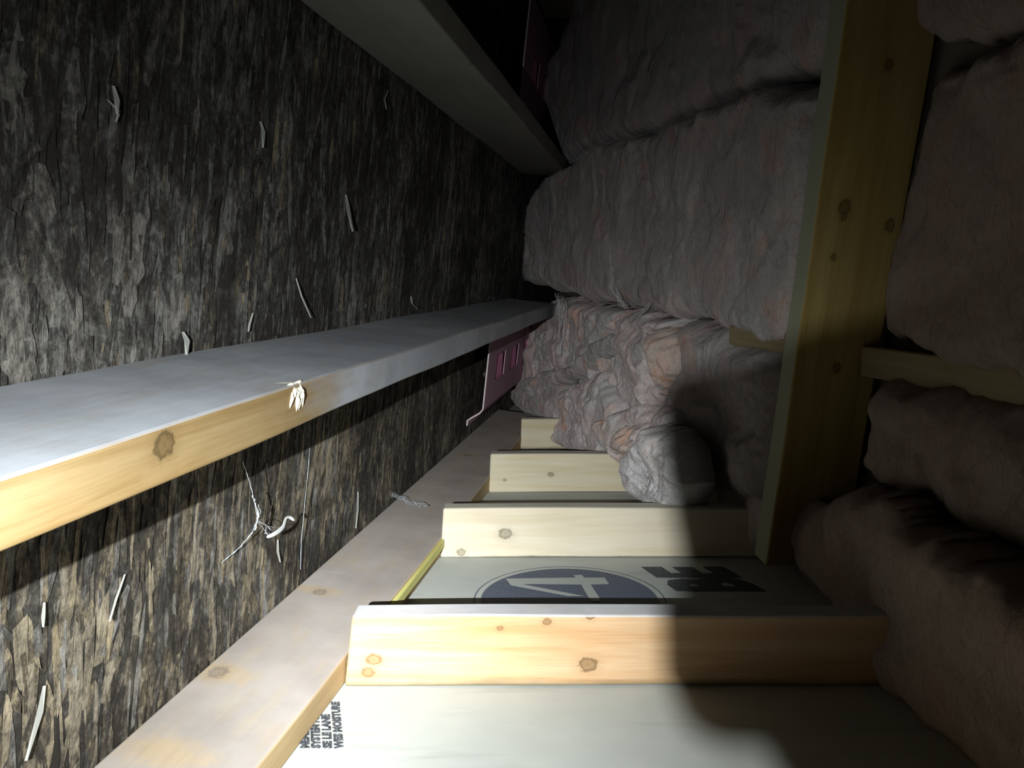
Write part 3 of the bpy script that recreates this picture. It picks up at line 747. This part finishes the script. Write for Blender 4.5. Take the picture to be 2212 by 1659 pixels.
# strands over the white tuft
parts = []
for k in range(60):
    ax, ay = rs.uniform(1362, 1436), rs.uniform(955, 1062); an = rs.uniform(.6, 2.2); L = rs.uniform(20, 55); path = []
    cv = rs.uniform(-1, 1)
    for i in range(8):
        q = i / 7 - .5; path.append(hit_i(ax + .6 * math.cos(an + cv * q) * L * q, ay + math.sin(an + cv * q) * L * q, .098 - .05 * (q * 2) ** 2 - .0003 * abs(ax - 1395)))
    parts.append(tube(path, .0005, 4))
V, Fc = merge(parts); w2 = link_mesh('fibre_strands', V, Fc, WISP); tag(w2, 'tangle of white strands on the drooping whitish web of fibre', 'fibre', kind='stuff')

# ------------------------------------------------------------------ pink vent chutes
def chute(s0, s1, u0, u1, label, flange_low=True):
    m = NT('pink_foam', .6); m.color((.42, .25, .32)); base = m.m
    m2_ = NT('bright_pink_foam', .6); m2_.color((.95, .36, .62)); pad = m2_.m
    m3_ = NT('foam_edge', .7); m3_.color((.72, .62, .63)); edge = m3_.m
    root = bpy.data.objects.new('vent_chute', None); COL.objects.link(root); root.location = P(s0, .0, u0)
    tag(root, label, 'vent', 'pink vent chutes between rafters')
    so = .042
    prof = [(.003, u0 - .018), (.003, u0 - .004), (.012, u0 + .004), (so - .008, u0 + .020), (so, u0 + .032), (so, u1 - .032), (so - .008, u1 - .020), (.012, u1 - .004), (.003, u1 + .004), (.003, u1 + .018)]
    # sheet with windows: columns along s, rows along the profile
    hs = [s0]; wn = []
    x = s0 + .13
    while x + .16 < s1:
        hs += [x, x + .15]; wn.append((x, x + .15)); x += .26
    hs.append(s1)
    um = (u0 + u1) / 2; rows = prof[:5] + [(so, um - .036), (so, um + .036)] + prof[5:]
    V = [P(s, v, u) for s in hs for v, u in rows]; nr = len(rows); Fc = []
    for i in range(len(hs) - 1):
        for k in range(nr - 1):
            if k == 5 and any(abs(hs[i] - w[0]) < 1e-6 for w in wn): continue
            a = i * nr + k; Fc.append((a, a + nr, a + nr + 1, a + 1))
    sh = link_mesh('sheet', V, Fc, base, parent=root); mod(sh, 'SOLIDIFY', thickness=.003, offset=0)
    # moulded pads seen through the windows
    for (a, b2) in wn:
        V = [P(a - .004, so - .005, um - .040), P(b2 + .004, so - .005, um - .040), P(b2 + .004, so - .007, um + .040), P(a - .004, so - .007, um + .040)]
        pd = link_mesh('spacer_pad', V, [(0, 1, 2, 3)], pad, parent=root); mod(pd, 'SOLIDIFY', thickness=.003); pd['label'] = 'bright pink recessed pad'
    pr = [P(s0 - .0012, v, u) for v, u in prof]
    V, Fc = tube(pr, .0021, 6); link_mesh('cut_edge', V, Fc, edge, parent=root)['label'] = 'pale cut edge'
    return root
chute(2.24, 3.1, -.440, -.175, 'pink foam vent chute between the bottom and middle rafters, bright pads showing')
chute(2.30, 3.1, .345, .715, 'dim pink foam vent chute above the upper rafter')
# torn flap behind the first chute
q0 = deck_su(1040, 808, .004)
V = [P(q0[0], .006, q0[1]), P(q0[0] + .12, .03, q0[1] + .02), P(q0[0] + .12, .03, q0[1] - .05)]
tag(link_mesh('foam_flap', V, [(0, 1, 2)], CHIP, origin=np.array(P(q0[0], .004, q0[1]))), 'small pale torn flap sticking out left of the lower pink chute', 'scrap')
mod(bpy.data.objects['foam_flap'], 'SOLIDIFY', thickness=.0015)

# ------------------------------------------------------------------ cobwebs and the white scrap
WEB = NT('dusty_cobweb', .7); WEB.color((.36, .38, .40)); WEB = WEB.m
def web(px, v, r, jit=0, rs=random.Random(2)):
    path = []
    for i in range(len(px) - 1):
        for k in range(6):
            q = k / 6; path.append(hit_deck(px[i][0] + (px[i + 1][0] - px[i][0]) * q + rs.uniform(-jit, jit), px[i][1] + (px[i + 1][1] - px[i][1]) * q + rs.uniform(-jit, jit), v[i] + (v[i + 1] - v[i]) * q))
    path.append(hit_deck(px[-1][0], px[-1][1], v[-1])); n = len(path)
    return tube(path, [.6 * r * (.5 + rs.random()) for _ in range(n)], 4)
parts = [web([(524, 996), (540, 1045), (552, 1095), (556, 1120)], [.05, .04, .035, .035], .0006, .8), web([(556, 1120), (545, 1150), (520, 1180), (478, 1217)], [.035, .02, .01, .003], .0010, .8),
         web([(545, 1070), (553, 1090), (558, 1115), (550, 1145)], [.036] * 4, .0016, 1.5), web([(556, 1125), (572, 1132), (586, 1145)], [.035, .036, .036], .0009, 1.2),
         web([(558, 1128), (576, 1150), (580, 1160)], [.035, .036, .037], .0006, 1), web([(565, 1130), (590, 1140), (612, 1138)], [.036] * 3, .0004, 1.5),
         web([(556, 1122), (562, 1105), (558, 1090)], [.035] * 3, .0006, 2), web([(575, 1137), (572, 1152), (584, 1154)], [.036] * 3, .0005, 1)]
V, Fc = merge(parts); tag(link_mesh('cobweb', V, Fc, WEB), 'sagging dusty cobweb holding a white scrap below the middle rafter', 'cobweb')
V, Fc = web([(669, 968), (666, 1010), (661, 1060), (656, 1110), (651, 1165), (649, 1230)], [.03, .025, .02, .015, .01, .004], .0006, .4)
tag(link_mesh('cobweb', V, Fc, WEB), 'single long vertical cobweb thread on the deck right of the scrap', 'cobweb')
V, Fc = merge([web([(848, 1068), (868, 1076), (895, 1088), (925, 1093)], [.004, .02, .05, .08], .0003, 6) for _ in range(12)])
V = [np.array(v) for v in V]
lift = []
for v in V:
    lift.append(v)
cw = link_mesh('cobweb', V, Fc, WEB); tag(cw, 'wispy cobweb bridging the deck and the bottom rafter', 'cobweb')
SCR = NT('white_scrap', .6); SCR.color((.85, .87, .88)); SCR = SCR.m
def ribbon(px, vs, wds):
    V = []; Fc = []
    for i, ((x, y), v, w2) in enumerate(zip(px, vs, wds)):
        a = px[max(0, i - 1)]; b2 = px[min(len(px) - 1, i + 1)]; dx, dy = b2[0] - a[0], b2[1] - a[1]; l = math.hypot(dx, dy); nx_, ny_ = -dy / l, dx / l
        V += [hit_deck(x + nx_ * w2, y + ny_ * w2, v), hit_deck(x - nx_ * w2, y - ny_ * w2, v + .002)]
    for i in range(len(px) - 1): Fc.append((2 * i, 2 * i + 1, 2 * i + 3, 2 * i + 2))
    return V, Fc
V, Fc = ribbon([(574, 1161), (590, 1155), (605, 1145), (613, 1136), (615, 1124), (618, 1117), (626, 1116), (636, 1125)], [.036, .038, .037, .036, .037, .038, .036, .034], [4, 4.5, 5, 3.5, 3, 2.5, 4.5, 3.5])
sc_ = link_mesh('plastic_scrap', V, Fc, SCR, smooth=True); mod(sc_, 'SOLIDIFY', thickness=.0008); mod(sc_, 'SUBSURF', levels=2, render_levels=2)
tag(sc_, 'bright white crooked scrap caught in the cobweb below the middle rafter', 'scrap')

# ------------------------------------------------------------------ added unseen blocker behind the lens, outline traced back from the right-hand shadow
def blocker():
    yp = -.010
    def pr(q): q = np.array(q, float); t = (yp - LP[1]) / (q[1] - LP[1]); r = LP + (q - LP) * t; return (r[0], r[2])
    out = [pr(hit_i(1428, 870, .0)), pr(hit_y(1427, 1330, YS[0])), pr(hit_y(1432, 1460, YS[0])), pr(hit_z(1450, 1492)), pr(hit_z(1480, 1520)), pr(hit_z(1530, 1541)), pr(hit_z(1575, 1541)),
           pr(hit_z(1610, 1545)), pr(hit_z(1645, 1600)), pr(hit_z(1685, 1670)), pr(hit_z(1760, 1800))]
    top = [pr(hit_i(1436, 830)), pr(hit_i(1475, 803)), pr(hit_i(1560, 790)), pr(hit_i(1660, 762)), pr(hit_plane(1740, 712, PI_(sT, zT), jz)), pr(hit_plane(1890, 684, PI_(sT, zT), jz)), pr(hit_i(1960, 655, -.1)), pr(hit_i(2060, 605, -.1)), pr(hit_i(2212, 530, -.1)), pr(hit_i(2600, 330, -.1))]
    poly = out + [(out[-1][0] + .006, out[-1][1] - .05), (.085, out[-1][1] - .05), (.085, top[-1][1] + .003)] + top[::-1]
    n = len(poly); V = [(x, yp, z) for x, z in poly] + [(x, yp - .006, z) for x, z in poly]
    Fc = [tuple(range(n)), tuple(range(2 * n - 1, n - 1, -1))] + [(i, (i + 1) % n, (i + 1) % n + n, i + n) for i in range(n)]
    m = NT('black_blocker', .5); m.color((.02, .02, .022))
    o = link_mesh('shadow_blocker', V, Fc, m.m); print('blocker', [(round(a, 4), round(b2, 4)) for a, b2 in poly])
    tag(o, 'added black blocker behind the lens, out of view, shaped for the right-hand shadow', 'blocker')
blocker()
